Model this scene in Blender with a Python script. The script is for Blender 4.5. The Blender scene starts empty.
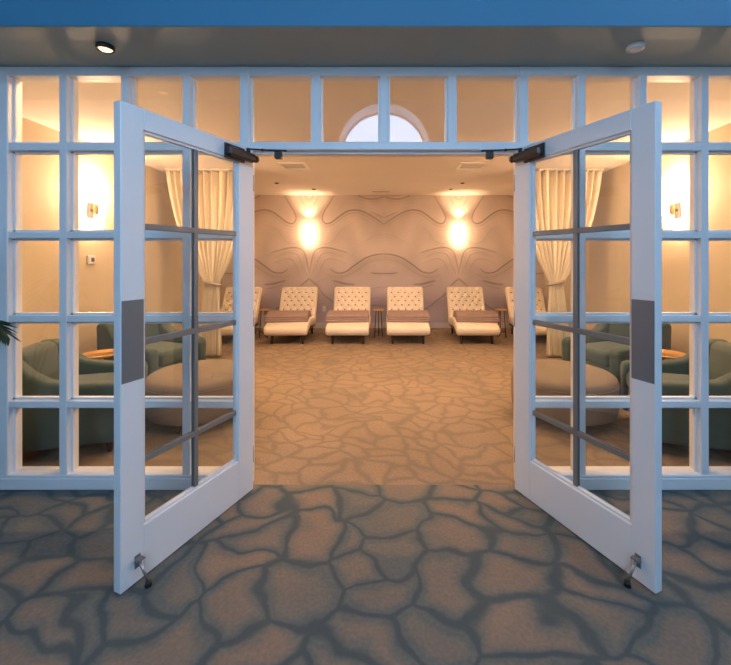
import bpy, bmesh, math, random
from mathutils import Vector, Matrix
random.seed(7)
PI = math.pi
S = bpy.context.scene
C = S.collection

# ------------------------------------------------------------------ materials
def mat(name, col=(.8, .8, .8), rough=.6, metal=0., bump=0., bscale=200., var=0., vscale=6., sheen=0., emit=None, estr=0.):
    m = bpy.data.materials.new(name); m.use_nodes = True
    nt = m.node_tree; p = nt.nodes['Principled BSDF']
    p.inputs['Base Color'].default_value = (*col, 1)
    p.inputs['Roughness'].default_value = rough
    p.inputs['Metallic'].default_value = metal
    if sheen: p.inputs['Sheen Weight'].default_value = sheen
    if emit:
        p.inputs['Emission Color'].default_value = (*emit, 1)
        p.inputs['Emission Strength'].default_value = estr
    if bump or var:
        tc = nt.nodes.new('ShaderNodeTexCoord')
    if bump:
        n = nt.nodes.new('ShaderNodeTexNoise'); n.inputs['Scale'].default_value = bscale
        nt.links.new(tc.outputs['Object'], n.inputs['Vector'])
        b = nt.nodes.new('ShaderNodeBump'); b.inputs['Strength'].default_value = bump; b.inputs['Distance'].default_value = .004
        nt.links.new(n.outputs['Fac'], b.inputs['Height']); nt.links.new(b.outputs['Normal'], p.inputs['Normal'])
    if var:
        n2 = nt.nodes.new('ShaderNodeTexNoise'); n2.inputs['Scale'].default_value = vscale; n2.inputs['Detail'].default_value = 4
        nt.links.new(tc.outputs['Object'], n2.inputs['Vector'])
        r = nt.nodes.new('ShaderNodeValToRGB')
        r.color_ramp.elements[0].position = .3; r.color_ramp.elements[1].position = .7
        r.color_ramp.elements[0].color = (*[c*(1-var) for c in col], 1)
        r.color_ramp.elements[1].color = (*[min(1, c*(1+var)) for c in col], 1)
        nt.links.new(n2.outputs['Fac'], r.inputs['Fac']); nt.links.new(r.outputs['Color'], p.inputs['Base Color'])
    return m

def glass_mat():
    m = bpy.data.materials.new('clear_glass'); m.use_nodes = True
    nt = m.node_tree; nt.nodes.clear()
    out = nt.nodes.new('ShaderNodeOutputMaterial'); mix = nt.nodes.new('ShaderNodeMixShader')
    tr = nt.nodes.new('ShaderNodeBsdfTransparent'); tr.inputs['Color'].default_value = (.965, .975, .97, 1)
    gl = nt.nodes.new('ShaderNodeBsdfGlossy'); gl.inputs['Roughness'].default_value = .0
    lw = nt.nodes.new('ShaderNodeLayerWeight'); lw.inputs['Blend'].default_value = .5
    pw = nt.nodes.new('ShaderNodeMath'); pw.operation = 'POWER'; pw.inputs[1].default_value = 5
    ma = nt.nodes.new('ShaderNodeMath'); ma.operation = 'MULTIPLY_ADD'; ma.inputs[1].default_value = .96; ma.inputs[2].default_value = .042
    L = nt.links.new
    L(lw.outputs['Facing'], pw.inputs[0]); L(pw.outputs[0], ma.inputs[0]); L(ma.outputs[0], mix.inputs[0])
    L(tr.outputs[0], mix.inputs[1]); L(gl.outputs[0], mix.inputs[2]); L(mix.outputs[0], out.inputs['Surface'])
    return m

class NT:
    """tiny helper for math node graphs"""
    def __init__(s, m): s.nt = m.node_tree; s.p = s.nt.nodes.get('Principled BSDF')
    def n(s, t): return s.nt.nodes.new(t)
    def set(s, sock, v):
        if isinstance(v, bpy.types.NodeSocket): s.nt.links.new(v, sock)
        else: sock.default_value = v
    def m(s, op, a, b=None, c=None):
        x = s.n('ShaderNodeMath'); x.operation = op; s.set(x.inputs[0], a)
        if b is not None: s.set(x.inputs[1], b)
        if c is not None: s.set(x.inputs[2], c)
        return x.outputs[0]
    def xyz(s, x, y, z):
        k = s.n('ShaderNodeCombineXYZ'); s.set(k.inputs[0], x); s.set(k.inputs[1], y); s.set(k.inputs[2], z); return k.outputs[0]
    def noise(s, v, scale, detail=2., rough=.5):
        k = s.n('ShaderNodeTexNoise'); s.set(k.inputs['Vector'], v); k.inputs['Scale'].default_value = scale
        k.inputs['Detail'].default_value = detail; k.inputs['Roughness'].default_value = rough; return k
    def ramp(s, f, stops, interp='LINEAR'):
        k = s.n('ShaderNodeValToRGB'); s.set(k.inputs[0], f); e = k.color_ramp.elements; k.color_ramp.interpolation = interp
        for i, (p, c) in enumerate(stops):
            el = e[i] if i < 2 else e.new(p)
            el.position = p; el.color = (*c, 1)
        return k.outputs[0]
    def mix(s, f, a, b, blend='MIX'):
        k = s.n('ShaderNodeMix'); k.data_type = 'RGBA'; k.blend_type = blend
        s.set(k.inputs[0], f); s.set(k.inputs[6], a if isinstance(a, bpy.types.NodeSocket) else (*a, 1)); s.set(k.inputs[7], b if isinstance(b, bpy.types.NodeSocket) else (*b, 1))
        return k.outputs[2]
    def sep(s, v):
        k = s.n('ShaderNodeSeparateXYZ'); s.set(k.inputs[0], v); return k.outputs
    def obj(s): return s.n('ShaderNodeTexCoord').outputs['Object']

def carpet(name, sx, sy, dist, wline, light, dark, line, line_amt, seed, rot=0., cellv=.55, hw=.3, hamt=.4):
    m = mat(name, rough=.95); g = NT(m)
    mp = g.n('ShaderNodeMapping'); g.set(mp.inputs['Vector'], g.obj())
    mp.inputs['Rotation'].default_value = (0, 0, rot); mp.inputs['Location'].default_value = (seed, seed*.7, 0)
    v = mp.outputs[0]
    nz = g.noise(v, 1.9, 2.)
    nz2 = g.noise(v, 5.5, 2.)
    x, y, _ = g.sep(v)
    a, b, c = g.sep(nz.outputs['Color']); a2, b2, c2 = g.sep(nz2.outputs['Color'])
    xx = g.m('ADD', g.m('MULTIPLY_ADD', g.m('SUBTRACT', a, .5), dist, x), g.m('MULTIPLY', g.m('SUBTRACT', a2, .5), dist*.16))
    yy = g.m('ADD', g.m('MULTIPLY_ADD', g.m('SUBTRACT', b, .5), dist, y), g.m('MULTIPLY', g.m('SUBTRACT', b2, .5), dist*.16))
    vv = g.xyz(g.m('MULTIPLY', xx, sx), g.m('MULTIPLY', yy, sy), 0.)
    vo = g.n('ShaderNodeTexVoronoi'); vo.feature = 'DISTANCE_TO_EDGE'; vo.voronoi_dimensions = '2D'; vo.inputs['Scale'].default_value = 1.; g.set(vo.inputs['Vector'], vv)
    vc = g.n('ShaderNodeTexVoronoi'); vc.voronoi_dimensions = '2D'; vc.inputs['Scale'].default_value = 1.; g.set(vc.inputs['Vector'], vv)
    cr, cg, cb = g.sep(vc.outputs['Color'])
    lw = g.m('MULTIPLY_ADD', g.noise(v, 2.3).outputs['Fac'], wline*1.35, wline*.02)
    mr = g.n('ShaderNodeMapRange'); mr.interpolation_type = 'SMOOTHSTEP'
    g.set(mr.inputs[0], vo.outputs['Distance']); g.set(mr.inputs[1], g.m('MULTIPLY', lw, .35)); g.set(mr.inputs[2], g.m('MULTIPLY', lw, 1.5))
    mr.inputs[3].default_value = 1.; mr.inputs[4].default_value = 0.
    halo = g.n('ShaderNodeMapRange'); halo.interpolation_type = 'SMOOTHSTEP'; g.set(halo.inputs[0], vo.outputs['Distance']); halo.inputs[1].default_value = 0.; halo.inputs[2].default_value = hw
    big = g.noise(v, .9, 3., .6).outputs['Fac']
    f = g.m('ADD', g.m('MULTIPLY', cr, cellv), g.m('ADD', g.m('MULTIPLY_ADD', big, 1.3, -.32-cellv*.5), g.m('MULTIPLY_ADD', halo.outputs[0], hamt, -hamt*.6)))
    base = g.ramp(f, [(.1, dark), (.85, light)])
    fuzz = g.noise(v, 60., 2.).outputs['Fac']
    base = g.mix(.32, base, g.ramp(fuzz, [(.3, (.62, .62, .62)), (.72, (1.35, 1.35, 1.35))]), 'MULTIPLY')
    col = g.mix(g.m('MULTIPLY', mr.outputs[0], line_amt), base, line)
    g.set(g.p.inputs['Base Color'], col)
    bp = g.n('ShaderNodeBump'); bp.inputs['Strength'].default_value = .35; bp.inputs['Distance'].default_value = .004
    g.set(bp.inputs['Height'], g.noise(v, 420., 1.).outputs['Fac']); g.nt.links.new(bp.outputs[0], g.p.inputs['Normal'])
    return m

def wallpaper():
    m = mat('agate_wallpaper', rough=.75); g = NT(m)
    at = g.n('ShaderNodeVertexColor'); at.layer_name = 'pattern'
    v = g.obj(); nz = g.noise(v, 9., 3.).outputs['Fac']
    g.set(g.p.inputs['Base Color'], g.mix(.25, at.outputs['Color'], g.ramp(nz, [(.3, (.9, .9, .9)), (.7, (1.06, 1.06, 1.06))]), 'MULTIPLY'))
    return m

WHITE = mat('white_paint', (.80, .80, .80), .42, bump=.05, bscale=40)
MAT = dict(
    white=WHITE, glass=glass_mat(),
    grille=mat('grey_grille', (.20, .185, .17), .4),
    plate=mat('brushed_grey_plate', (.20, .205, .215), .5, .35, bump=.05, bscale=300),
    bronze=mat('dark_bronze', (.06, .053, .05), .38, .7),
    black=mat('black_metal', (.02, .02, .02), .45, .2),
    steel=mat('satin_steel', (.42, .41, .40), .35, .8),
    blue=mat('blue_paint', (.042, .19, .315), .6, var=.04, vscale=1.5),
    soffit=mat('soffit_paint', (.30, .37, .37), .6, var=.05, vscale=2.),
    hall=mat('hall_wall_paint', (.52, .58, .62), .7, var=.03),
    ceil=mat('ceiling_paint', (.82, .76, .70), .8, var=.02, vscale=1.),
    wall=mat('beige_wall_paint', (.62, .53, .38), .75, var=.03, vscale=1.5),
    base=mat('baseboard_paint', (.62, .56, .53), .5),
    paper=wallpaper(),
    carpet_hall=carpet('hall_carpet', 3.6, 4.9, .46, .10, (.265, .19, .132), (.125, .138, .128), (.058, .083, .088), .80, 3.1, .1, .40, .30, .62),
    carpet_room=carpet('room_carpet', 4.2, 5.6, .60, .11, (.345, .245, .155), (.22, .165, .115), (.175, .14, .105), .45, 11.3, .5, .12, .25, .3),
    cream=mat('cream_upholstery', (.80, .70, .56), .8, bump=.15, bscale=350, sheen=.1),
    shaded_button=mat('button_with_dimple_shade', (.22, .15, .10), .7),  # buttons coloured extra dark to paint in the shade of the tuft dimples
    darkwood=mat('dark_wood', (.035, .02, .014), .35, var=.2, vscale=20),
    blanket=mat('mauve_blanket', (.30, .215, .195), .95, bump=.5, bscale=160, var=.08, vscale=10),
    teal=mat('teal_velvet', (.052, .086, .073), .85, bump=.2, bscale=300, var=.1, vscale=4, sheen=.25),
    taupe=mat('taupe_fabric', (.25, .195, .145), .9, bump=.25, bscale=350, var=.06),
    gold=mat('hammered_gold', (.85, .52, .20), .3, 1., bump=.3, bscale=60),
    curtain=mat('cream_curtain', (.78, .70, .56), .85, bump=.15, bscale=400),
    tie=mat('curtain_tie', (.38, .33, .28), .8),
    vent=mat('vent_white', (.8, .76, .70), .5),
    plastic=mat('white_plastic', (.78, .76, .72), .4),
    screen=mat('grey_screen', (.06, .065, .07), .25),
    lamp_side=mat('glowing_glass_bright', (.9, .8, .6), .4, emit=(1., .64, .38), estr=105.),
    brass=mat('satin_brass', (.62, .45, .24), .4, .6),
    lamp=mat('glowing_glass', (.9, .8, .6), .4, emit=(1., .62, .35), estr=44.),
    disc=mat('glowing_diffuser', (.9, .8, .7), .4, emit=(1., .63, .31), estr=60.),
    fill_disc=mat('added_fill_lens', (.9, .8, .7), .4, emit=(1., .62, .34), estr=1180.),  # glow of the added fill lights in the lounge ceiling
    puck=mat('warm_lens', (.9, .8, .6), .4, emit=(1., .72, .38), estr=2.2),
    lens=mat('unlit_lens', (.75, .74, .70), .4),
    leaf=mat('palm_leaf', (.022, .05, .018), .5, var=.3, vscale=12),
    stem=mat('palm_stem', (.06, .07, .025), .6),
    pot=mat('grey_planter', (.2, .2, .2), .6, bump=.2, bscale=60),
    soil=mat('dark_soil', (.03, .022, .016), .95, bump=.8, bscale=80),
)

# ------------------------------------------------------------------ mesh helpers
class MB:
    def __init__(s): s.bm = bmesh.new(); s.mi = 0
    def _add(s, t, smooth=False):
        for f in t.faces:
            f.material_index = s.mi; f.smooth = smooth
        me = bpy.data.meshes.new('t'); t.to_mesh(me); t.free(); s.bm.from_mesh(me); bpy.data.meshes.remove(me)
    def box(s, c, d, bev=0., rot=None, seg=2, smooth=False):
        t = bmesh.new(); bmesh.ops.create_cube(t, size=1)
        bmesh.ops.scale(t, vec=d, verts=t.verts)
        if bev: bmesh.ops.bevel(t, geom=t.edges[:], offset=bev, segments=seg, profile=.5, affect='EDGES')
        if rot is not None: bmesh.ops.rotate(t, cent=(0, 0, 0), matrix=rot, verts=t.verts)
        bmesh.ops.translate(t, vec=c, verts=t.verts); s._add(t, smooth); return s
    def bx(s, x0, x1, y0, y1, z0, z1, bev=0., seg=1):
        return s.box(((x0+x1)/2, (y0+y1)/2, (z0+z1)/2), (abs(x1-x0), abs(y1-y0), abs(z1-z0)), bev, seg=seg)
    def cyl(s, a, b, r0, r1=None, seg=16, cap=True, smooth=True):
        a = Vector(a); b = Vector(b); d = b-a; t = bmesh.new()
        bmesh.ops.create_cone(t, cap_ends=cap, segments=seg, radius1=r0, radius2=r0 if r1 is None else r1, depth=d.length)
        q = Vector((0, 0, 1)).rotation_difference(d.normalized())
        bmesh.ops.rotate(t, cent=(0, 0, 0), matrix=q.to_matrix(), verts=t.verts)
        bmesh.ops.translate(t, vec=(a+b)/2, verts=t.verts)
        for f in t.faces: f.smooth = smooth and len(f.verts) == 4
        me = bpy.data.meshes.new('t')
        for f in t.faces: f.material_index = s.mi
        t.to_mesh(me); t.free(); s.bm.from_mesh(me); bpy.data.meshes.remove(me); return s
    def lathe(s, prof, c=(0, 0, 0), seg=48, a0=0., a1=2*PI):
        full = abs(a1-a0-2*PI) < 1e-6
        n = seg if full else seg+1; t = bmesh.new(); rings = []
        for r, z in prof:
            rings.append([t.verts.new((c[0]+r*math.cos(a0+(a1-a0)*i/seg), c[1]+r*math.sin(a0+(a1-a0)*i/seg), c[2]+z)) for i in range(n)])
        for k in range(len(rings)-1):
            for i in range(seg):
                j = (i+1) % n
                t.faces.new((rings[k][i], rings[k][j], rings[k+1][j], rings[k+1][i]))
        bmesh.ops.remove_doubles(t, verts=t.verts, dist=1e-5)
        bmesh.ops.recalc_face_normals(t, faces=t.faces)
        s._add(t, True); return s
    def sphere(s, c, r, sc=(1, 1, 1), u=12, v=8):
        t = bmesh.new(); bmesh.ops.create_uvsphere(t, u_segments=u, v_segments=v, radius=r)
        bmesh.ops.scale(t, vec=sc, verts=t.verts); bmesh.ops.translate(t, vec=c, verts=t.verts); s._add(t, True); return s
    def prism(s, pts, axis, a, b, bev=0., seg=3, smooth=False):
        """pts: 2-D outline; axis 'x' -> pts are (y,z); axis 'y' -> (x,z); axis 'z' -> (x,y)"""
        def P(p, k):
            return {'x': (k, p[0], p[1]), 'y': (p[0], k, p[1]), 'z': (p[0], p[1], k)}[axis]
        t = bmesh.new()
        A = [t.verts.new(P(p, a)) for p in pts]; B = [t.verts.new(P(p, b)) for p in pts]
        t.faces.new(A); t.faces.new(B[::-1])
        for i in range(len(pts)):
            j = (i+1) % len(pts); t.faces.new((A[i], B[i], B[j], A[j]))
        bmesh.ops.recalc_face_normals(t, faces=t.faces)
        if bev:
            rim = [e for e in t.edges if any(len(f.verts) > 4 for f in e.link_faces)]
            bmesh.ops.bevel(t, geom=rim, offset=bev, segments=seg, profile=.5, affect='EDGES')
        s._add(t, smooth); return s
    def tube(s, pts, r, seg=8):
        t = bmesh.new(); rings = []; pts = [Vector(p) for p in pts]
        for i, p in enumerate(pts):
            d = (pts[min(i+1, len(pts)-1)]-pts[max(i-1, 0)]).normalized()
            up = Vector((0, 0, 1)) if abs(d.z) < .95 else Vector((1, 0, 0))
            a = d.cross(up).normalized(); b = d.cross(a)
            rr = r[i] if isinstance(r, (list, tuple)) else r
            rings.append([t.verts.new(p+(a*math.cos(2*PI*k/seg)+b*math.sin(2*PI*k/seg))*rr) for k in range(seg)])
        for i in range(len(rings)-1):
            for k in range(seg):
                t.faces.new((rings[i][k], rings[i][(k+1) % seg], rings[i+1][(k+1) % seg], rings[i+1][k]))
        t.faces.new(rings[0][::-1]); t.faces.new(rings[-1])
        bmesh.ops.recalc_face_normals(t, faces=t.faces)
        s._add(t, True); return s
    def loft(s, rings, cap=True):
        t = bmesh.new(); R = [[t.verts.new(p) for p in r] for r in rings]; n = len(R[0])
        for i in range(len(R)-1):
            for k in range(n):
                t.faces.new((R[i][k], R[i][(k+1) % n], R[i+1][(k+1) % n], R[i+1][k]))
        if cap: t.faces.new(R[0][::-1]); t.faces.new(R[-1])
        bmesh.ops.recalc_face_normals(t, faces=t.faces)
        s._add(t, True); return s
    def build(s, name, m, parent=None, shade_auto=False):
        me = bpy.data.meshes.new(name); s.bm.to_mesh(me); s.bm.free()
        for k in (m if isinstance(m, (list, tuple)) else [m]): me.materials.append(k)
        o = bpy.data.objects.new(name, me); C.objects.link(o)
        if parent: o.parent = parent
        return o

def tag(o, label, cat, group=None):
    o['label'] = label; o['category'] = cat
    if group: o['group'] = group
    return o
def thing(name, label, cat, loc=(0, 0, 0), rz=0., group=None):
    o = bpy.data.objects.new(name, None); C.objects.link(o); o.empty_display_size = .1
    o.location = loc; o.rotation_euler = (0, 0, rz); return tag(o, label, cat, group)
def struct(o): o['kind'] = 'structure'; return o
def sroot(name, loc=(0, 0, 0), rz=0.):
    o = bpy.data.objects.new(name, None); C.objects.link(o); o.location = loc; o.rotation_euler = (0, 0, rz); return struct(o)
def copy_tree(o, parent=None):
    c = o.copy(); C.objects.link(c)
    if parent: c.parent = parent
    for ch in list(o.children): copy_tree(ch, c)
    return c
def spawn(proto, first, loc, rz, label):
    o = proto if first else copy_tree(proto)
    o.location = loc; o.rotation_euler = (0, 0, rz); o['label'] = label; return o
def catmull(pts, n):
    out = []; P = [pts[0]]+list(pts)+[pts[-1]]
    segs = len(pts)-1
    for k in range(n+1):
        t = k/n*segs; i = min(int(t), segs-1); t -= i
        p0, p1, p2, p3 = P[i], P[i+1], P[i+2], P[i+3]
        out.append(tuple(.5*((2*b)+(-a+c)*t+(2*a-5*b+4*c-d)*t*t+(-a+3*b-3*c+d)*t**3) for a, b, c, d in zip(p0, p1, p2, p3)))
    return out

# ------------------------------------------------------------------ camera
EYE = 1.45; CAMY = -2.45; F = 391.; PX, PY = 384., 258.
cam = bpy.data.cameras.new('camera'); camo = bpy.data.objects.new('camera', cam); C.objects.link(camo)
cam.sensor_width = 36; cam.sensor_fit = 'HORIZONTAL'; cam.lens = F/731*36
cam.shift_x = -(PX-365.5)/731; cam.shift_y = -(332.5-PY)/731
camo.location = (0, CAMY, EYE); camo.rotation_euler = (PI/2, 0, 0); cam.clip_start = .02
S.camera = camo

# ------------------------------------------------------------------ the lounge shell
RX, RY, CZ = 3.33, 5.65, 2.75
struct(MB().bx(-RX-.1, RX+.1, .05, RY+.1, -.1, 0).build('floor', MAT['carpet_room']))
struct(MB().bx(-4.3, 4.3, -5.6, .05, -.1, 0).build('floor_hall', MAT['carpet_hall']))
struct(MB().bx(-RX-.1, RX+.1, 0.02, RY+.1, CZ, CZ+.1).build('ceiling', MAT['ceil']))
struct(MB().bx(-RX-.1, -RX, .05, RY+.1, 0, CZ).build('wall_left', MAT['wall']))
struct(MB().bx(RX, RX+.1, .05, RY+.1, 0, CZ).build('wall_right', MAT['wall']))

def paper_wall():
    """agate-like paper: veins drawn on one half repeat (u = 0 middle, 1.55 = lamp axis), mirrored along the wall"""
    import numpy as np
    HU, N = 1.55, 110
    K = lambda pts: catmull([((x-362)/135.7, 3.687-y/135.7) for x, y in pts], 60)
    V = [  # (points in the paper's own drawing units, core width, shade width, strength)
        ([(355, 292), (385, 294), (415, 304), (445, 324), (470, 342), (495, 345), (513, 334)], .011, .085, 1.),
        ([(355, 306), (385, 308), (412, 318), (440, 338), (468, 354), (500, 358), (524, 346)], .006, .05, .45),
        ([(466, 288), (490, 281), (515, 275), (540, 275), (556, 284), (564, 304), (570, 332), (574, 352)], .009, .07, .85),
        ([(478, 300), (510, 289), (534, 291), (546, 306), (556, 330), (566, 352)], .006, .05, .45),
        ([(470, 318), (505, 306), (524, 308), (537, 325), (545, 348)], .006, .05, .35),
        ([(362, 208), (374, 200), (395, 186), (420, 173), (445, 168), (468, 173), (490, 188), (510, 203), (526, 206), (535, 194), (530, 174), (518, 154), (507, 136), (500, 124)], .010, .06, .85),
        ([(362, 190), (380, 182), (400, 174)], .007, .05, .5),
        ([(545, 124), (552, 142), (562, 156), (575, 163)], .008, .06, .45),
        ([(560, 124), (566, 136), (575, 141)], .006, .04, .35),
        ([(355, 128), (380, 136), (405, 137), (430, 130), (440, 122)], .008, .04, .75),
        ([(355, 347), (380, 347), (400, 345)], .012, .02, .8),
        ([(446, 378), (470, 376), (490, 371), (506, 367)], .016, .03, .85),
        ([(450, 390), (475, 386), (500, 378)], .007, .03, .5),
        ([(549, 381), (562, 370), (575, 359)], .010, .03, .9),
        ([(470, 452), (492, 438), (514, 420), (534, 404), (549, 381)], .010, .045, .8),
        ([(355, 440), (385, 436), (415, 441), (445, 452)], .010, .04, .6),
        ([(355, 385), (390, 388), (425, 400), (450, 420)], .006, .06, .4),
        ([(355, 415), (385, 416), (420, 425)], .005, .05, .35),
        ([(470, 215), (490, 232), (505, 255), (530, 262), (552, 250)], .005, .08, .28),
        ([(355, 235), (385, 240), (415, 255), (440, 270)], .004, .09, .2),
    ]
    nu, nz = N, 190
    U, Z = np.meshgrid(np.linspace(0, HU, nu+1), np.linspace(0, CZ, nz+1))
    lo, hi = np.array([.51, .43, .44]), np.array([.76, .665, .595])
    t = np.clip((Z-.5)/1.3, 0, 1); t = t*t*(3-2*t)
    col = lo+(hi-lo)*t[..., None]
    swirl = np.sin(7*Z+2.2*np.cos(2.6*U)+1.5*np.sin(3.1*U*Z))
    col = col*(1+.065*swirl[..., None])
    for pts, core, shade, st in V:
        c = np.array(K(pts)); best = np.full(U.shape, 9.); sg = np.zeros(U.shape); par = np.zeros(U.shape)
        for k in range(len(c)-1):
            a, b = c[k], c[k+1]; d = b-a; L2 = (d*d).sum()+1e-9
            w = np.clip(((U-a[0])*d[0]+(Z-a[1])*d[1])/L2, 0, 1)
            ex, ez = U-(a[0]+w*d[0]), Z-(a[1]+w*d[1]); ds = np.hypot(ex, ez)
            up = ds < best; best = np.where(up, ds, best); sg = np.where(up, d[0]*ez-d[1]*ex, sg); par = np.where(up, (k+w)/len(c), par)
        taper = np.clip(np.sin(PI*np.clip(par*.92+.06, 0, 1)), 0, 1)**.5
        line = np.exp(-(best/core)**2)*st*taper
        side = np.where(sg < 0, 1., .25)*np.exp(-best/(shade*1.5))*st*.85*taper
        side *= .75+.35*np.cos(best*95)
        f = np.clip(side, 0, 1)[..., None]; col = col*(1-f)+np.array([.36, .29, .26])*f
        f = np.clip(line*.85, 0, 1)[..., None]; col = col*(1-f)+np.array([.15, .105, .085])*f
    col = np.clip(col, 0, 1)
    xs = []; k = -3
    step = HU/nu
    xs = np.arange(-RX, RX+step*.5, step*1.0)
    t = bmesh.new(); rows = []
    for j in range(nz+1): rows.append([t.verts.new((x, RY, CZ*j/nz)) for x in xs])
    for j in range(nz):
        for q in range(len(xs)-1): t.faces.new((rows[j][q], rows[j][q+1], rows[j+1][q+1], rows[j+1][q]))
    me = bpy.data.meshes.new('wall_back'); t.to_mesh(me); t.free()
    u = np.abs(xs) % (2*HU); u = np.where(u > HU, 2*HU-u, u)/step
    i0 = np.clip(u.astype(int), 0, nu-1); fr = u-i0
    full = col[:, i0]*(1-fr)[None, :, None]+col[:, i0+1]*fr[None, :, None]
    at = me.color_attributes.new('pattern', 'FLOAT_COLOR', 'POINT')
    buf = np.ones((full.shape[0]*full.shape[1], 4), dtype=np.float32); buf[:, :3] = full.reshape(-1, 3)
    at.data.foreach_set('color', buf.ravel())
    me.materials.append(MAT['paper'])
    o = bpy.data.objects.new('wall_back', me); C.objects.link(o)
    md = o.modifiers.new('thickness', 'SOLIDIFY'); md.thickness = .1; md.offset = -1
    return struct(o)
paper_wall()
struct(MB().bx(-RX, RX, RY-.016, RY, 0, .11, .004).build('baseboard_back', MAT['base']))
struct(MB().bx(-RX, -RX+.016, .1, RY-.016, 0, .11, .004).build('baseboard_left', MAT['base']))
struct(MB().bx(RX-.016, RX, .1, RY-.016, 0, .11, .004).build('baseboard_right', MAT['base']))

# front partition: solid piers either side of the glazing, overhead band
struct(MB().bx(-4.2, -2.49, 0.0, .12, 0, 2.65).build('wall_front_left', MAT['hall']))
struct(MB().bx(2.49, 4.2, 0.0, .12, 0, 2.65).build('wall_front_right', MAT['hall']))
struct(MB().bx(-4.2, 4.2, -.42, .13, 2.65, 2.72).build('soffit', MAT['soffit']))
struct(MB().bx(-4.2, 4.2, -.42, -.32, 2.72, 5.95).bx(-4.2, 4.2, -.425, -.42, 2.652, 2.72).build('wall_fascia', MAT['blue']))
struct(MB().bx(-4.2, 4.2, .02, .13, 2.72, 5.95).build('wall_upper', MAT['hall']))

ROWS = [.53, 1.068, 1.594]
JX = .875; JI = .848
LEFT = [-2.425, -2.013, -1.625, -1.24, -JX]
def mull_v(m, x, z0, z1, w=.05):
    m.bx(x-w/2, x+w/2, 0, .10, z0, z1, .004)
    m.bx(x-w/2-.013, x+w/2+.013, .035, .065, z0, z1)
def mull_h(m, z, x0, x1, w=.042):
    m.bx(x0, x1, .002, .098, z-w/2, z+w/2, .004)
    m.bx(x0, x1, .035, .065, z-w/2-.013, z+w/2+.013)
def sidelight(name, xs):
    root = sroot(name)
    a, b = min(xs), max(xs)
    fr = MB()
    for x in (a, b):
        w = .14 if abs(x) > 2 else .058
        fr.bx(x-w/2, x+w/2, -.004, .10, 0, 2.65, .005)
        fr.bx(x-w/2-.013, x+w/2+.013, .035, .065, .085, 2.6)
    fr.bx(a, b, -.002, .098, 2.592, 2.6495, .004)
    fr.bx(a, b, -.012, .112, 0, .075, .006); fr.bx(a, b, -.006, .106, .075, .092, .006)
    fr.build('window_frame', MAT['white'], root)
    mu = MB()
    for x in xs:
        if x not in (a, b): mull_v(mu, x, .085, 2.6)
    for z in ROWS: mull_h(mu, z, a, b)
    mull_h(mu, 2.15, a, b, .05)
    mu.build('muntin_grid', MAT['white'], root)
    MB().bx(a+.02, b-.02, .047, .053, .08, 2.61).build('glass', MAT['glass'], root)
    return root
sidelight('window_1', LEFT)
sidelight('window_2', [-x for x in LEFT])
root = sroot('window_3')
fr = MB().bx(-JI, JI, -.003, .099, 2.592, 2.6485, .004).bx(-JI, JI, -.003, .099, 2.128, 2.178, .004).bx(-JI, JI, .04, .098, 2.112, 2.13)
fr.build('window_frame', MAT['white'], root)
mu = MB()
for x in (-.427, 0, .425): mull_v(mu, x, 2.17, 2.6)
mu.build('muntin_grid', MAT['white'], root)
MB().bx(-JX+.02, JX-.02, .047, .053, 2.165, 2.61).build('glass', MAT['glass'], root)

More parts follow.
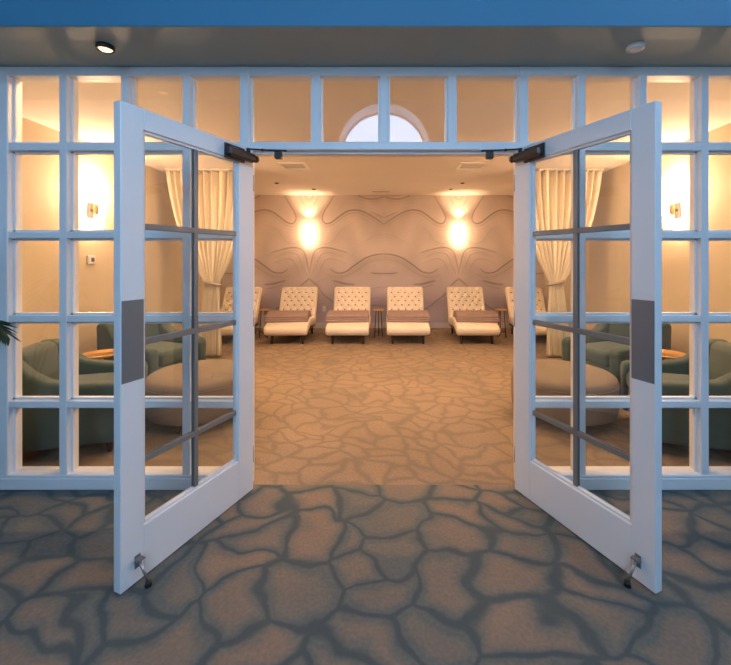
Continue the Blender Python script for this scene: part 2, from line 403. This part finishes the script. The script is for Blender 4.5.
# ------------------------------------------------------------------ the two open door leaves
def door(name, hinge, free, sg):
    h = Vector(hinge); f = Vector(free); d = f-h; W = d.length; th = math.atan2(d.y, d.x)
    root = sroot(name, (h.x, h.y, 0), th)
    inv = (Matrix.Translation((h.x, h.y, 0)) @ Matrix.Rotation(th, 4, 'Z')).inverted()
    T = .045; o = sg                       # +1: thickness towards +y, fittings on the -y side
    Y = lambda v: v*o
    def bx(m, x0, x1, y0, y1, z0, z1, bev=0.): a, b = sorted((Y(y0), Y(y1))); m.bx(x0, x1, a, b, z0, z1, bev)
    z0, z1 = .008, 2.126
    gx0, gx1, gz0, gz1 = .125, W-.107, .24, 2.03
    m = MB()
    bx(m, 0, gx0, 0, T, z0, z1, .003); bx(m, gx1, W, 0, T, z0, z1, .003)
    bx(m, gx0, gx1, 0, T, z0, gz0, .003); bx(m, gx0, gx1, 0, T, gz1, z1, .003)
    e = .012
    for (a, b, c, dd) in ((gx0, gx0+e, gz0, gz1), (gx1-e, gx1, gz0, gz1), (gx0, gx1, gz0, gz0+e), (gx0, gx1, gz1-e, gz1)):
        bx(m, a, b, .010, .035, c, dd)
    m.build('door_frame', MAT['white'], root)
    m = MB(); gm = (gx0+gx1)/2
    for (ya, yb) in ((.011, .0185), (.0275, .034)):
        bx(m, gm-.013, gm+.013, ya, yb, gz0, gz1, .002)
        for z in ROWS: bx(m, gx0, gx1, ya, yb, z-.014, z+.014, .002)
    m.build('muntin_grid', MAT['grille'], root)
    m = MB(); bx(m, gx0-.005, gx1+.005, .020, .026, gz0-.005, gz1+.005); m.build('glass', MAT['glass'], root)
    m = MB(); bx(m, gx1+.003, W-.004, -.003, 0, .908, 1.265, .001); m.build('push_plate', MAT['plate'], root)
    for z in (.22, 1.07, 1.92):
        MB().cyl((-.006, Y(.012), z-.05), (-.006, Y(.012), z+.05), .009).build('hinge', MAT['steel'], root)
    # closer on the top rail with its arm reaching the door head
    m = MB(); bx(m, .085, .245, -.008, 0, 2.022, 2.108, .002); bx(m, .03, .245, -.052, -.008, 2.034, 2.086, .01)
    m.cyl((.005, Y(-.03), 2.06), (.032, Y(-.03), 2.06), .021)
    m.cyl((.08, Y(-.03), 2.08), (.08, Y(-.03), 2.112), .012)
    cl = m.build('door_closer', MAT['bronze'], root)
    L = lambda x, y, z: inv @ Vector((x, y, z))
    s = -1 if h.x < 0 else 1
    p0 = Vector((.08, Y(-.03), 2.108)); p1 = L(s*.745, -.055, 2.112); p2 = L(s*.60, -.035, 2.112)
    m = MB().tube([p0, p1], .0055).tube([p1, p2], .0055).sphere(p1, .009)
    q = Matrix.Rotation(-th, 3, 'Z')
    m.box(L(s*.655, -.022, 2.088), (.042, .04, .045), .004, q)
    m.build('closer_arm', MAT['black'], cl)
    # kick-down door holder
    xk = W-.075
    m = MB(); bx(m, xk-.014, xk+.014, -.004, 0, .072, .130, .002)
    m.cyl((xk-.018, Y(-.012), .108), (xk+.018, Y(-.012), .108), .007)
    m.box((xk+.006, Y(-.026), .122), (.03, .03, .006), .002)
    kb = m.build('kick_stop', MAT['plate'], root)
    m = MB().tube([(xk, Y(-.014), .105), (xk-.004, Y(-.035), .065), (xk-.010, Y(-.058), .022)], [.007, .006, .006])
    m.build('stop_arm', MAT['steel'], kb)
    MB().cyl((xk-.010, Y(-.058), .001), (xk-.010, Y(-.058), .024), .015, .011).build('rubber_tip', MAT['black'], kb)
    return root
door('door_1', (-.816, -.006), (-1.127, -.778), -1)
door('door_2', (.816, -.006), (1.164, -.775), 1)

# ------------------------------------------------------------------ the hall (behind and around the camera)
HB = -5.45; HZ = 5.9
struct(MB().bx(-4.3, 4.3, HB-.6, -.3, HZ, HZ+.1).build('ceiling_hall', MAT['hall']))
def arch_pts(r, zs, n=24):
    return [(r*math.cos(a), zs+r*math.sin(a)) for a in [PI*k/n for k in range(n+1)]]
WR, WS = .935, 3.68; SILL = 2.1
def arched_wall(name, y0, y1):
    """back wall with an arched opening, cut as strips round the arch"""
    t = MB()
    t.bx(-4.3, -WR, y0, y1, 0, WS); t.bx(WR, 4.3, y0, y1, 0, WS); t.bx(-WR, WR, y0, y1, 0, SILL)
    ap = arch_pts(WR, WS)
    t.prism([(4.3, WS)]+ap[:13]+[(0, HZ), (4.3, HZ)], 'y', y0, y1)
    t.prism(ap[12:]+[(-4.3, WS), (-4.3, HZ), (0, HZ)], 'y', y0, y1)
    return struct(t.build(name, MAT['hall']))
arched_wall('wall_hall_back', HB-.55, HB)
root = sroot('window_4')
m = MB()
for (r0, r1) in ((WR-.035, WR),):
    outer = arch_pts(r1, WS); inner = arch_pts(r0, WS)
    for k in range(24):
        m.prism([outer[k], outer[k+1], inner[k+1], inner[k]], 'y', HB-.55, HB-.49)
m.bx(-WR, -WR+.05, HB-.55, HB-.49, SILL, WS); m.bx(WR-.05, WR, HB-.55, HB-.49, SILL, WS)
m.bx(-WR, WR, HB-.55, HB-.49, SILL, SILL+.05); m.bx(-WR, WR, HB-.55, HB-.49, 2.9, 2.95); m.bx(-.025, .025, HB-.55, HB-.49, SILL, 2.9)
m.build('window_frame', MAT['white'], root)
# right-hand wall with two tall windows, plain left-hand wall
X0, X1 = 4.2, 4.4
wins = [(-3.9, -2.4, 4.3, 5.7), (-2.1, -.6, 4.3, 5.7)]
m = MB(); ys = [HB-.6]+[v for w in wins for v in w[:2]]+[.1]
for i in range(0, len(ys), 2): m.bx(X0, X1, ys[i], ys[i+1], 0, HZ)
for (a, b, c, d) in wins: m.bx(X0, X1, a, b, 0, c).bx(X0, X1, a, b, d, HZ)
struct(m.build('wall_hall_right', MAT['hall']))
struct(MB().bx(-4.4, -4.2, HB-.6, .1, 0, HZ).build('wall_hall_left', MAT['hall']))
for i, (a, b, c, d) in enumerate(wins):
    root = sroot('window_%d' % (5+i))
    m = MB().bx(4.26, 4.32, a, a+.06, c, d).bx(4.26, 4.32, b-.06, b, c, d).bx(4.26, 4.32, a, b, c, c+.06).bx(4.26, 4.32, a, b, d-.06, d)
    m.bx(4.27, 4.31, (a+b)/2-.02, (a+b)/2+.02, c, d)
    for k in (1, 2, 3): m.bx(4.27, 4.31, a, b, c+(d-c)*k/4-.02, c+(d-c)*k/4+.02)
    m.build('window_frame', MAT['white'], root)
def portal(loc, rot, sx, sy):
    l = bpy.data.lights.new('window_portal', 'AREA'); l.shape = 'RECTANGLE'; l.size = sx; l.size_y = sy
    l.cycles.is_portal = True
    o = bpy.data.objects.new('window_portal', l); C.objects.link(o); o.location = loc; o.rotation_euler = rot
portal((0, HB-.56, (SILL+WS+WR)/2), (PI/2, 0, 0), 2*WR, WS+WR-SILL)      # faces +Y
for (a, b, c, d) in wins: portal((4.38, (a+b)/2, (c+d)/2), (0, PI/2, 0), d-c, b-a)   # faces -X

# soffit pucks
def puck(x, y, lit, label):
    t = thing('soffit_light', label, 'light', (x, y, 2.65), 0, 'round lights under the soffit')
    MB().lathe([(0, 0), (.046, 0), (.046, -.022), (.038, -.026), (.036, -.018), (0, -.018)]).build('trim_ring', MAT['bronze'] if lit else MAT['plastic'], t)
    MB().lathe([(0, -.017), (.036, -.017), (.030, -.024), (0, -.027)]).build('lens', MAT['puck'] if lit else MAT['lens'], t)
puck(-1.575, -.24, True, 'small lit round soffit light with dark rim, above the left door')
puck(1.42, -.24, False, 'small unlit white round soffit light above the right door')

# ------------------------------------------------------------------ ceiling fittings of the lounge
G = 'flush ceiling lights near the glass front'
t0 = thing('ceiling_light', '', 'light', (0, 0, 0), 0, G)
MB().lathe([(0, 0), (.135, 0), (.135, -.03), (.12, -.034), (.118, -.02), (0, -.02)]).build('rim', MAT['vent'], t0)
MB().lathe([(0, -.02), (.117, -.02), (.105, -.036), (0, -.045)]).build('diffuser', MAT['disc'], t0)
spawn(t0, True, (-2.07, .235, CZ), 0, 'glowing flush ceiling light behind the left glazed sidelight')
spawn(t0, False, (2.07, .235, CZ), 0, 'glowing flush ceiling light behind the right glazed sidelight')

t0 = thing('added_fill_downlight', '', 'light', (0, 0, 0), 0, 'added fill lights over the middle of the lounge')  # added row, hidden by the door head, to brighten the lounge floor
MB().lathe([(.052, -.004), (.066, -.004), (.066, 0), (.052, 0), (.052, -.004)], seg=32).build('trim_ring', MAT['vent'], t0)
MB().lathe([(0, -.001), (.052, -.001), (.048, -.006), (0, -.008)], seg=32).build('lens', MAT['fill_disc'], t0)
for i, (x, l) in enumerate(((-1.5, 'added ceiling fill light, leftmost of the unseen row over the lounge'), (-.5, 'added ceiling fill light, second from left in the unseen row over the lounge'),
                            (.5, 'added ceiling fill light, third from left in the unseen row over the lounge'), (1.5, 'added ceiling fill light, rightmost of the unseen row over the lounge'))):
    spawn(t0, i == 0, (x, 2.17, CZ), 0, l)
t0 = thing('ceiling_vent', '', 'vent', (0, 0, 0), 0, 'square ceiling vents')
MB().bx(-.19, .19, -.19, -.155, -.014, 0, .003).bx(-.19, .19, .155, .19, -.014, 0, .003).bx(-.19, -.155, -.155, .155, -.014, 0, .003).bx(.155, .19, -.155, .155, -.014, 0, .003).build('frame', MAT['vent'], t0)
MB().bx(-.155, .155, -.155, .155, -.002, 0).build('backing', MAT['black'], t0)
for k in range(4):
    MB().box((0, -.11+.073*k, -.009), (.31, .018, .003), 0, Matrix.Rotation(-.3, 3, 'X')).build('slat', MAT['vent'], t0)
spawn(t0, True, (-1.27, 3.05, CZ), 0, 'square slatted ceiling vent just right of the left door closer')
spawn(t0, False, (1.23, 3.05, CZ), 0, 'square slatted ceiling vent just left of the right door closer')
t = thing('ceiling_vent', 'narrow slot vent in the ceiling close to the wallpapered wall, on the centre line', 'vent', (-.06, 5.15, CZ))
MB().bx(-.19, .19, -.05, .05, -.012, 0, .003).build('frame', MAT['vent'], t)
for k in (-.022, .022): MB().bx(-.165, .165, k-.012, k+.012, -.0135, -.0118).build('slot', MAT['black'], t)
t0 = thing('fire_sprinkler', '', 'sprinkler', (0, 0, 0), 0, 'small ceiling sprinklers')
MB().lathe([(0, 0), (.04, 0), (.036, -.008), (.018, -.012), (0, -.012)], seg=20).build('escutcheon', MAT['bronze'], t0)
MB().cyl((0, 0, -.012), (0, 0, -.020), .008).build('head', MAT['bronze'], t0)
for i, (x, y, l) in enumerate(((-1.86, 4.33, 'small dark ceiling sprinkler at left, nearer the door than its neighbour'), (1.36, 4.33, 'small dark ceiling sprinkler at right, nearer the door than its neighbour'),
                               (-1.32, 4.92, 'small dark ceiling sprinkler above the left wall sconce'), (1.26, 4.92, 'small dark ceiling sprinkler above the right wall sconce'))):
    spawn(t0, i == 0, (x, y, CZ), 0, l)

# ------------------------------------------------------------------ wall sconces
def sconce_beam(x, y, z, up, e, size=None):
    l = bpy.data.lights.new('sconce_beam', 'SPOT'); l.energy = e; l.color = (1., .60, .33); l.spot_size = size or (1.7 if up else .6); l.spot_blend = .8; l.shadow_soft_size = .02
    o = bpy.data.objects.new('sconce_beam', l); C.objects.link(o); o.location = (x, y, z); o.rotation_euler = (PI if up else 0, 0, 0)
for x in (-1.55, 1.55):
    sconce_beam(x, RY-.14, 2.15, True, 36); sconce_beam(x, RY-.11, 1.71, False, 24)
for x in (-RX+.115, RX-.115):                        # added point light above each side sconce, to sharpen the soffit shadows
    l = bpy.data.lights.new('added_sconce_point', 'POINT'); l.energy = 62; l.color = (1., .62, .37); l.shadow_soft_size = .02
    o = bpy.data.objects.new('added_sconce_point', l); C.objects.link(o); o.location = (x, 1.98, 2.215)
sc = thing('wall_sconce', '', 'sconce', (0, 0, 0), 0, 'glowing glass wall sconces')
MB().bx(-.045, .045, -.012, 0, -.09, .09, .004).cyl((0, -.01, 0), (0, -.08, 0), .012).build('backplate', MAT['bronze'], sc)
MB().lathe([(0, -.20), (.030, -.20), (.036, -.194), (.036, .194), (.030, .20), (0, .20)], (0, -.115, 0), 24).build('glass_tube', MAT['lamp'], sc)
for s in (-1, 1):
    a = 0 if s > 0 else PI
    MB().lathe([(.070, -.06), (.073, -.06), (.073, .06), (.070, .06), (.070, -.06)], (0, -.115, 0), 10, a-.45, a+.45).build('side_shield', MAT['brass'], sc)
for s in (-1, 1): MB().bx(s*.035, s*.071, -.122, -.108, -.008, .008).build('bracket', MAT['bronze'], sc)
for i, (x, y, z, rz, l) in enumerate(((-1.55, RY, 1.93, 0, 'glowing tube sconce on the wavy wallpaper, left of the pair'), (1.55, RY, 1.93, 0, 'glowing tube sconce on the wavy wallpaper, right of the pair'),
        (-RX, 1.98, 1.99, PI/2, 'bright sconce on the left beige wall above the thermostat'), (RX, 1.98, 1.99, -PI/2, 'bright sconce on the right beige wall above the gold side table'))):
    o = spawn(sc, i == 0, (x, y, z), rz, l)
    if i > 1:
        for c in o.children:
            if c.name.startswith('glass_tube'): c.data = side_tube if i > 2 else c.data.copy(); side_tube = c.data; c.data.materials[0] = MAT['lamp_side']

t = thing('thermostat', 'small white thermostat on the left beige wall below the sconce', 'thermostat', (-RX, 1.98, 1.43), PI/2)
MB().bx(-.06, .06, -.024, 0, -.05, .05, .006).build('housing', MAT['plastic'], t)
MB().bx(-.012, .036, -.0255, -.023, -.022, .022, .001).build('screen', MAT['screen'], t)
t = thing('wall_outlet', 'small white outlet low on the wallpaper between two chaises', 'outlet', (-1.24, RY, .40))
MB().bx(-.036, .036, -.006, 0, -.057, .057, .003).build('cover_plate', MAT['plastic'], t)
for k in (-.022, .022): MB().bx(-.016, .016, -.0075, -.005, k-.014, k+.014, .001).build('socket', MAT['lens'], t)

# ------------------------------------------------------------------ tufted chaises
def cushion(m, prof, W, th, r, tuft=0., a=.13, b=.17, n=56, buttons=None, s_rng=(0, 1)):
    pts = catmull(prof, n); N = len(pts)
    s = [0.]
    for i in range(1, N): s.append(s[-1]+math.dist(pts[i], pts[i-1]))
    tot = s[-1]; rings = []
    K = 46
    for i in range(N):
        d = Vector((pts[min(i+1, N-1)][0]-pts[max(i-1, 0)][0], pts[min(i+1, N-1)][1]-pts[max(i-1, 0)][1])).normalized()
        nn = Vector((-d.y, d.x))
        e = min(s[i], tot-s[i])
        k = 1. if e > r else math.sqrt(max(.0, 1-(1-e/r)**2))
        w = W-2*r*(1-k)*.6; h = th*(.12+.88*k)
        rr = min(r, h*.48); ring = []
        def P(x, o): return (x, pts[i][0]+nn.x*o, pts[i][1]+nn.y*o)
        for q in range(K):                                      # top, left to right
            x = -w/2+rr+(w-2*rr)*q/(K-1); o = h/2
            if tuft and i > 1 and i < N-2:
                p = x/a+(s[i]-.03)/b; qq = x/a-(s[i]-.03)/b
                t = (abs(math.sin(PI*p))*abs(math.sin(PI*qq)))**.45
                ex = min(1, (w/2-abs(x))/.05)*min(1, e/.05)
                if s_rng[0]*tot <= s[i] <= s_rng[1]*tot: o += tuft*(t-1)*ex
            ring.append(P(x, o))
        for q in range(1, 5): t = PI/2*q/5; ring.append(P(w/2-rr+rr*math.sin(t), h/2-rr+rr*math.cos(t)))
        ring.append(P(w/2, 0))
        for q in range(1, 5): t = PI/2*q/5; ring.append(P(w/2-rr+rr*math.cos(t), -h/2+rr-rr*math.sin(t)))
        ring.append(P(w/2-rr, -h/2)); ring.append(P(0, -h/2)); ring.append(P(-w/2+rr, -h/2))
        for q in range(1, 5): t = PI/2*q/5; ring.append(P(-w/2+rr-rr*math.sin(t), -h/2+rr-rr*math.cos(t)))
        ring.append(P(-w/2, 0))
        for q in range(1, 5): t = PI/2*q/5; ring.append(P(-w/2+rr-rr*math.cos(t), h/2-rr+rr*math.sin(t)))
        rings.append(ring)
    m.loft(rings)
    if buttons:
        m.mi = 1; row = 0
        while True:
            sv = .03+row*b/2
            if sv > tot-.05: break
            if sv > .05:
                i = min(range(N), key=lambda k: abs(s[k]-sv))
                d = Vector((pts[min(i+1, N-1)][0]-pts[max(i-1, 0)][0], pts[min(i+1, N-1)][1]-pts[max(i-1, 0)][1])).normalized(); nn = Vector((-d.y, d.x))
                off = 0 if row % 2 == 0 else .5
                for k in range(-4, 5):
                    x = (k+off)*a
                    if abs(x) < W/2-.045:
                        o = th/2-tuft+.004
                        m.sphere((x, pts[i][0]+nn.x*o, pts[i][1]+nn.y*o), .021, (1, .7, .7), 8, 6)
            row += 1
        m.mi = 0
CW = .72
ch = thing('chaise_lounge', '', 'chaise', (0, 0, 0), 0, 'tufted chaises along the wallpapered wall')
m = MB(); cushion(m, [(.03, .215), (.20, .285), (.45, .33), (.66, .30), (.84, .285), (.98, .31)], CW, .15, .04, .008); m.build('seat', [MAT['cream'], MAT['shaded_button']], ch)
m = MB(); cushion(m, [(.90, .29), (.98, .41), (1.05, .55), (1.13, .71), (1.22, .875)], CW-.02, .15, .05, .036, buttons=True); m.build('backrest', [MAT['cream'], MAT['shaded_button']], ch)
m = MB(); m.prism([(.12, .165), (.12, .215), (.45, .25), (.84, .21), (1.0, .22), (1.08, .165)], 'x', -CW/2+.04, CW/2-.04, .006); m.build('base_frame', MAT['darkwood'], ch)
for x in (-.26, .26):
    MB().cyl((x, .17, 0), (x*.98, .20, .17), .019, .03, 12).build('leg', MAT['darkwood'], ch)
    MB().cyl((x, 1.06, 0), (x*.98, 1.02, .175), .019, .03, 12).build('leg', MAT['darkwood'], ch)
CHX = [-2.73, -1.635, -.61, .405, 1.565, 2.71]
CL = ['cream tufted chaise at the far left, partly behind the left glazed door', 'cream tufted chaise under the left wallpaper sconce, with folded blanket',
      'cream tufted chaise on the left of the small centre table', 'cream tufted chaise on the right of the small centre table',
      'cream tufted chaise under the right wallpaper sconce, with folded blanket', 'cream tufted chaise at the far right, partly behind the right glazed door']
CY = 3.97
for i, x in enumerate(CHX): spawn(ch, i == 0, (x, CY, 0), 0, CL[i])
# folded blankets
def blanket_mesh(seed):
    random.seed(seed); m = MB()
    # three folded layers following the seat, wrapped round at the front edge
    for k in range(3):
        prof = [(.0, -.010), (.05, .010), (.18, .036), (.32, .044), (.48, .016)]
        pts = [(p[0]+random.uniform(-.004, .004), p[1]+.036*k) for p in prof]
        cushion(m, pts, CW+.01-.014*k+random.uniform(-.01, .01), .042, .02, 0, n=20)
    return m
BL = ['folded mauve blanket on the chaise under the left wallpaper sconce', 'folded mauve blanket on the chaise left of the centre table',
      'folded mauve blanket on the chaise right of the centre table', 'folded mauve blanket on the chaise under the right wallpaper sconce']
for i, x in enumerate(CHX[1:5]):
    o = blanket_mesh(i).build('folded_blanket', MAT['blanket']); o.location = (x+(-.015, -.01, .012, .02)[i], CY+.18, .386)
    o.rotation_euler = (0, 0, (.05, .02, -.015, -.05)[i])
    tag(o, BL[i], 'blanket', 'folded blankets on the chaises')
# small wire-legged tables between chaises
st = thing('side_table', '', 'table', (0, 0, 0), 0, 'small round tables between the chaises')
MB().lathe([(0, .492), (.10, .492), (.105, .50), (.105, .508), (.10, .512), (.094, .506), (0, .506)], seg=32).build('table_top', MAT['gold'], st)
for k in range(3):
    a = PI/2+k*2*PI/3
    MB().cyl((.085*math.cos(a), .085*math.sin(a), 0), (.05*math.cos(a), .05*math.sin(a), .494), .008, None, 8).build('leg', MAT['bronze'], st)
MB().lathe([(.070, .10), (.078, .10), (.078, .108), (.070, .108), (.070, .10)], seg=24).build('ring', MAT['bronze'], st)
for i, (x, l) in enumerate(((-2.20, 'small round table right of the far left chaise'), (-.10, 'small round table between the two middle chaises'), (2.15, 'small round table left of the far right chaise'))):
    spawn(st, i == 0, (x, CY+.75, 0), 0, l)

# ------------------------------------------------------------------ curtains
def curtain(s, label):
    """s=+1 right, -1 left; gathered panel hanging from a ceiling track, tied back at hip height"""
    yc = 3.25; root = thing('curtain', label, 'curtain', (s*2.5, yc, 0), 0, 'tied back curtains')
    NU, NV = 120, 70; t = bmesh.new(); g = []
    xo0, xi0 = 3.17, 1.96; tie = 1.09
    for j in range(NV+1):
        z = 2.72-(2.72-.02)*j/NV
        if z > tie:
            v = (2.72-z)/(2.72-tie)
            xo = 3.17+(2.60-3.17)*(.35*v+.65*v**2.6); xi = 1.96+(2.41-1.96)*(.25*v+.75*v**2.4); amp = .045*(1-v)**.6+.022
        else:
            v = (tie-z)/tie
            xo = 2.60+.10*min(1, v*1.5); xi = 2.41-.03*min(1, v*1.5); amp = .022+.02*v
        row = []
        for i in range(NU+1):
            u = i/NU
            x = xi+(xo-xi)*u
            ph = 2*PI*11*u+.8*math.sin(7*u)
            y = amp*math.sin(ph)+amp*.35*math.sin(2.3*ph+1+z)
            row.append(t.verts.new((s*(x-2.5), y, z)))
        g.append(row)
    for j in range(NV):
        for i in range(NU): t.faces.new((g[j][i], g[j][i+1], g[j+1][i+1], g[j+1][i]))
    m = MB(); m._add(t, True); o = m.build('fabric_panel', MAT['curtain'], root)
    md = o.modifiers.new('thickness', 'SOLIDIFY'); md.thickness = .004
    MB().bx(-.62 if s > 0 else -.70, .70 if s > 0 else .62, -.02, .02, 2.722, CZ, .003).build('track', MAT['vent'], root)
    rg = []
    for k in range(28):
        a = 2*PI*k/28; rg.append((s*.005+.115*math.cos(a), .062*math.sin(a), tie+.03*math.cos(a)*s))
    MB().tube(rg+[rg[0]], .02).build('tieback', MAT['tie'], root)
curtain(-1, 'cream curtain tied back on the left side of the lounge')
curtain(1, 'cream curtain tied back on the right side of the lounge')

# ------------------------------------------------------------------ teal armchairs
ac = thing('armchair', '', 'armchair', (0, 0, 0), 0, 'teal club armchairs')
W2 = .375
side = [(-.40, .085), (-.415, .46), (-.40, .505), (-.35, .525), (-.12, .535), (.04, .565), (.14, .63), (.22, .72), (.28, .755), (.36, .755), (.405, .71), (.375, .085)]
for s in (-1, 1):
    a, b = sorted((s*W2, s*(W2-.13)))
    MB().prism(side, 'x', a, b, .035, 4, True).build('arm', MAT['teal'], ac)
m = MB(); m.box((0, .285, .43), (2*W2-.22, .20, .66), .07, Matrix.Rotation(-.13, 3, 'X'), 5, True); m.build('backrest', MAT['teal'], ac)
m = MB(); m.box((0, -.03, .20), (2*W2-.20, .70, .23), .02, None, 3, True); m.build('seat_base', MAT['teal'], ac)
m = MB(); m.box((0, -.105, .385), (2*W2-.265, .60, .16), .055, None, 5, True); m.build('seat_cushion', MAT['teal'], ac)
for x in (-.3, .3):
    for y in (-.33, .31): MB().cyl((x, y, 0), (x, y, .10), .016, .024, 12).build('leg', MAT['darkwood'], ac)
def face(fx, fy): return math.atan2(fx, -fy)
AR = [(-2.46, .68, .96, .28, 'teal armchair close behind the left sidelight, nearest the glass'), (-2.60, 1.96, .93, -.37, 'teal armchair beyond the left round ottoman'),
      (2.46, .68, -.96, .28, 'teal armchair close behind the right sidelight, nearest the glass'), (2.60, 1.96, -.93, -.37, 'teal armchair beyond the right round ottoman')]
for i, (x, y, fx, fy, l) in enumerate(AR): spawn(ac, i == 0, (x, y, 0), face(fx, fy), l)

# ottomans
ot = thing('ottoman', '', 'ottoman', (0, 0, 0), 0, 'round taupe ottomans')
MB().lathe([(0, .085), (.425, .085), (.44, .095), (.45, .15), (.452, .33), (.448, .345)], seg=72).build('drum', MAT['taupe'], ot)
MB().lathe([(.443, .345), (.453, .35), (.453, .36), (.44, .39), (.41, .412), (.30, .425), (0, .43)], seg=72).build('seat_cushion', MAT['taupe'], ot)
MB().lathe([(.452, .341), (.457, .345), (.457, .351), (.452, .355), (.447, .348), (.452, .341)], seg=72).build('piping', MAT['taupe'], ot)
for k in range(4):
    a = PI/4+k*PI/2+.75
    MB().cyl((.37*math.cos(a), .37*math.sin(a), 0), (.35*math.cos(a), .35*math.sin(a), .105), .014, .022, 12).build('leg', MAT['darkwood'], ot)
spawn(ot, True, (-1.69, 1.15, 0), 0, 'round taupe ottoman behind the left door')
spawn(ot, False, (1.64, 1.15, 0), 0, 'round taupe ottoman behind the right door')
# gold tables
gt = thing('gold_table', '', 'table', (0, 0, 0), 0, 'gold drink tables')
MB().lathe([(0, .535), (.15, .535), (.165, .542), (.17, .552), (.165, .556), (.15, .548), (0, .546)], seg=40).build('table_top', MAT['gold'], gt)
MB().lathe([(0, .02), (.011, .02), (.011, .52), (.03, .536), (0, .536)], seg=16).build('stem', MAT['gold'], gt)
MB().lathe([(0, 0), (.11, 0), (.11, .010), (.10, .016), (.02, .022), (0, .022)], seg=32).build('base', MAT['gold'], gt)
spawn(gt, True, (-2.66, 1.24, 0), 0, 'round gold side table between the two left teal armchairs')
spawn(gt, False, (2.66, 1.24, 0), 0, 'round gold side table between the two right teal armchairs')

# ------------------------------------------------------------------ palm at the left edge of the hall
pl = thing('potted_palm', 'potted palm by the left end of the glass front, leaf tips showing', 'plant', (-2.645, -.34, 0))
MB().lathe([(0, 0), (.14, 0), (.15, .01), (.19, .36), (.195, .38), (.175, .38), (.17, .33), (0, .33)], seg=40).build('pot', MAT['pot'], pl)
MB().lathe([(0, .34), (.171, .335), (.171, .325), (0, .325)], seg=32).build('soil', MAT['soil'], pl)
def frond(pts, n, ln):
    c = catmull(pts, 24); m = MB()
    m.mi = 1; m.tube(c, [.007*(1-.75*i/24) for i in range(25)], 6); m.mi = 0
    t = bmesh.new()
    for k in range(n):
        f = .3+.7*k/(n-1); i = min(23, int(f*24)); p = Vector(c[i]).lerp(Vector(c[i+1]), f*24-i); d = (Vector(c[i+1])-Vector(c[i])).normalized()
        sd = d.cross(Vector((0, 0, 1))).normalized(); l = ln*(.55+.45*math.sin(PI*min(1, f*.95)))
        for s in (-1, 1):
            tip = p+(sd*s*.62+d*.7+Vector((0, 0, -.28))).normalized()*l
            mid = p.lerp(tip, .45)+Vector((0, 0, .012)); wv = d*.017
            v = [t.verts.new(q) for q in (p, mid+wv, tip, mid-wv)]
            v2 = [t.verts.new(Vector(q.co)+Vector((0, 0, -.0015))) for q in v]
            t.faces.new(v); t.faces.new(v2[::-1])
            for a in range(4): t.faces.new((v[a], v2[a], v2[(a+1) % 4], v[(a+1) % 4]))
    m._add(t); return m
fr = [[(.02, 0, .33), (.10, .0, .72), (.25, .02, 1.02), (.44, .05, 1.10), (.54, .07, 1.03)],
      [(-.02, .02, .33), (-.05, .02, .85), (-.16, .02, 1.22), (-.36, .0, 1.30), (-.5, -.02, 1.22)],
      [(0, -.03, .33), (0, -.10, .85), (-.02, -.28, 1.20), (-.05, -.48, 1.25), (-.06, -.6, 1.12)],
      [(0, .02, .33), (-.01, .03, .95), (.04, .05, 1.35), (.10, .08, 1.50), (.16, .10, 1.55)],
      [(-.03, -.02, .33), (-.12, -.10, .75), (-.30, -.25, 1.0), (-.45, -.35, .95), (-.52, -.4, .85)],
      [(.02, -.03, .33), (.06, -.12, .75), (.12, -.30, 1.0), (.15, -.45, 1.0), (.16, -.55, .9)]]
for i, p in enumerate(fr): frond(p, 30, .15 if i == 0 else .17).build('frond', [MAT['leaf'], MAT['stem']], pl)

# ------------------------------------------------------------------ dusk sky outside the hall windows
w = bpy.data.worlds.new('dusk_sky'); S.world = w; w.use_nodes = True
g = NT(w); nt = w.node_tree; bg = nt.nodes['Background']
z = g.sep(g.n('ShaderNodeTexCoord').outputs['Generated'])[2]
g.set(bg.inputs['Color'], g.ramp(z, [(0., (.40, .62, .92)), (.35, (.42, .68, 1.))]))
ysky = g.sep(g.n('ShaderNodeTexCoord').outputs['Generated'])[1]
mrs = g.n('ShaderNodeMapRange'); g.set(mrs.inputs[0], ysky); mrs.inputs[1].default_value = -.9; mrs.inputs[2].default_value = -.3; mrs.inputs[3].default_value = 15.; mrs.inputs[4].default_value = 13.
g.set(bg.inputs['Strength'], mrs.outputs[0])

S.view_settings.view_transform = 'Standard'; S.view_settings.look = 'None'
S.view_settings.gamma = 1; S.view_settings.use_curve_mapping = False; S.view_settings.exposure = 0.
S.cycles.max_bounces = 10; S.cycles.diffuse_bounces = 6; S.cycles.transparent_max_bounces = 32
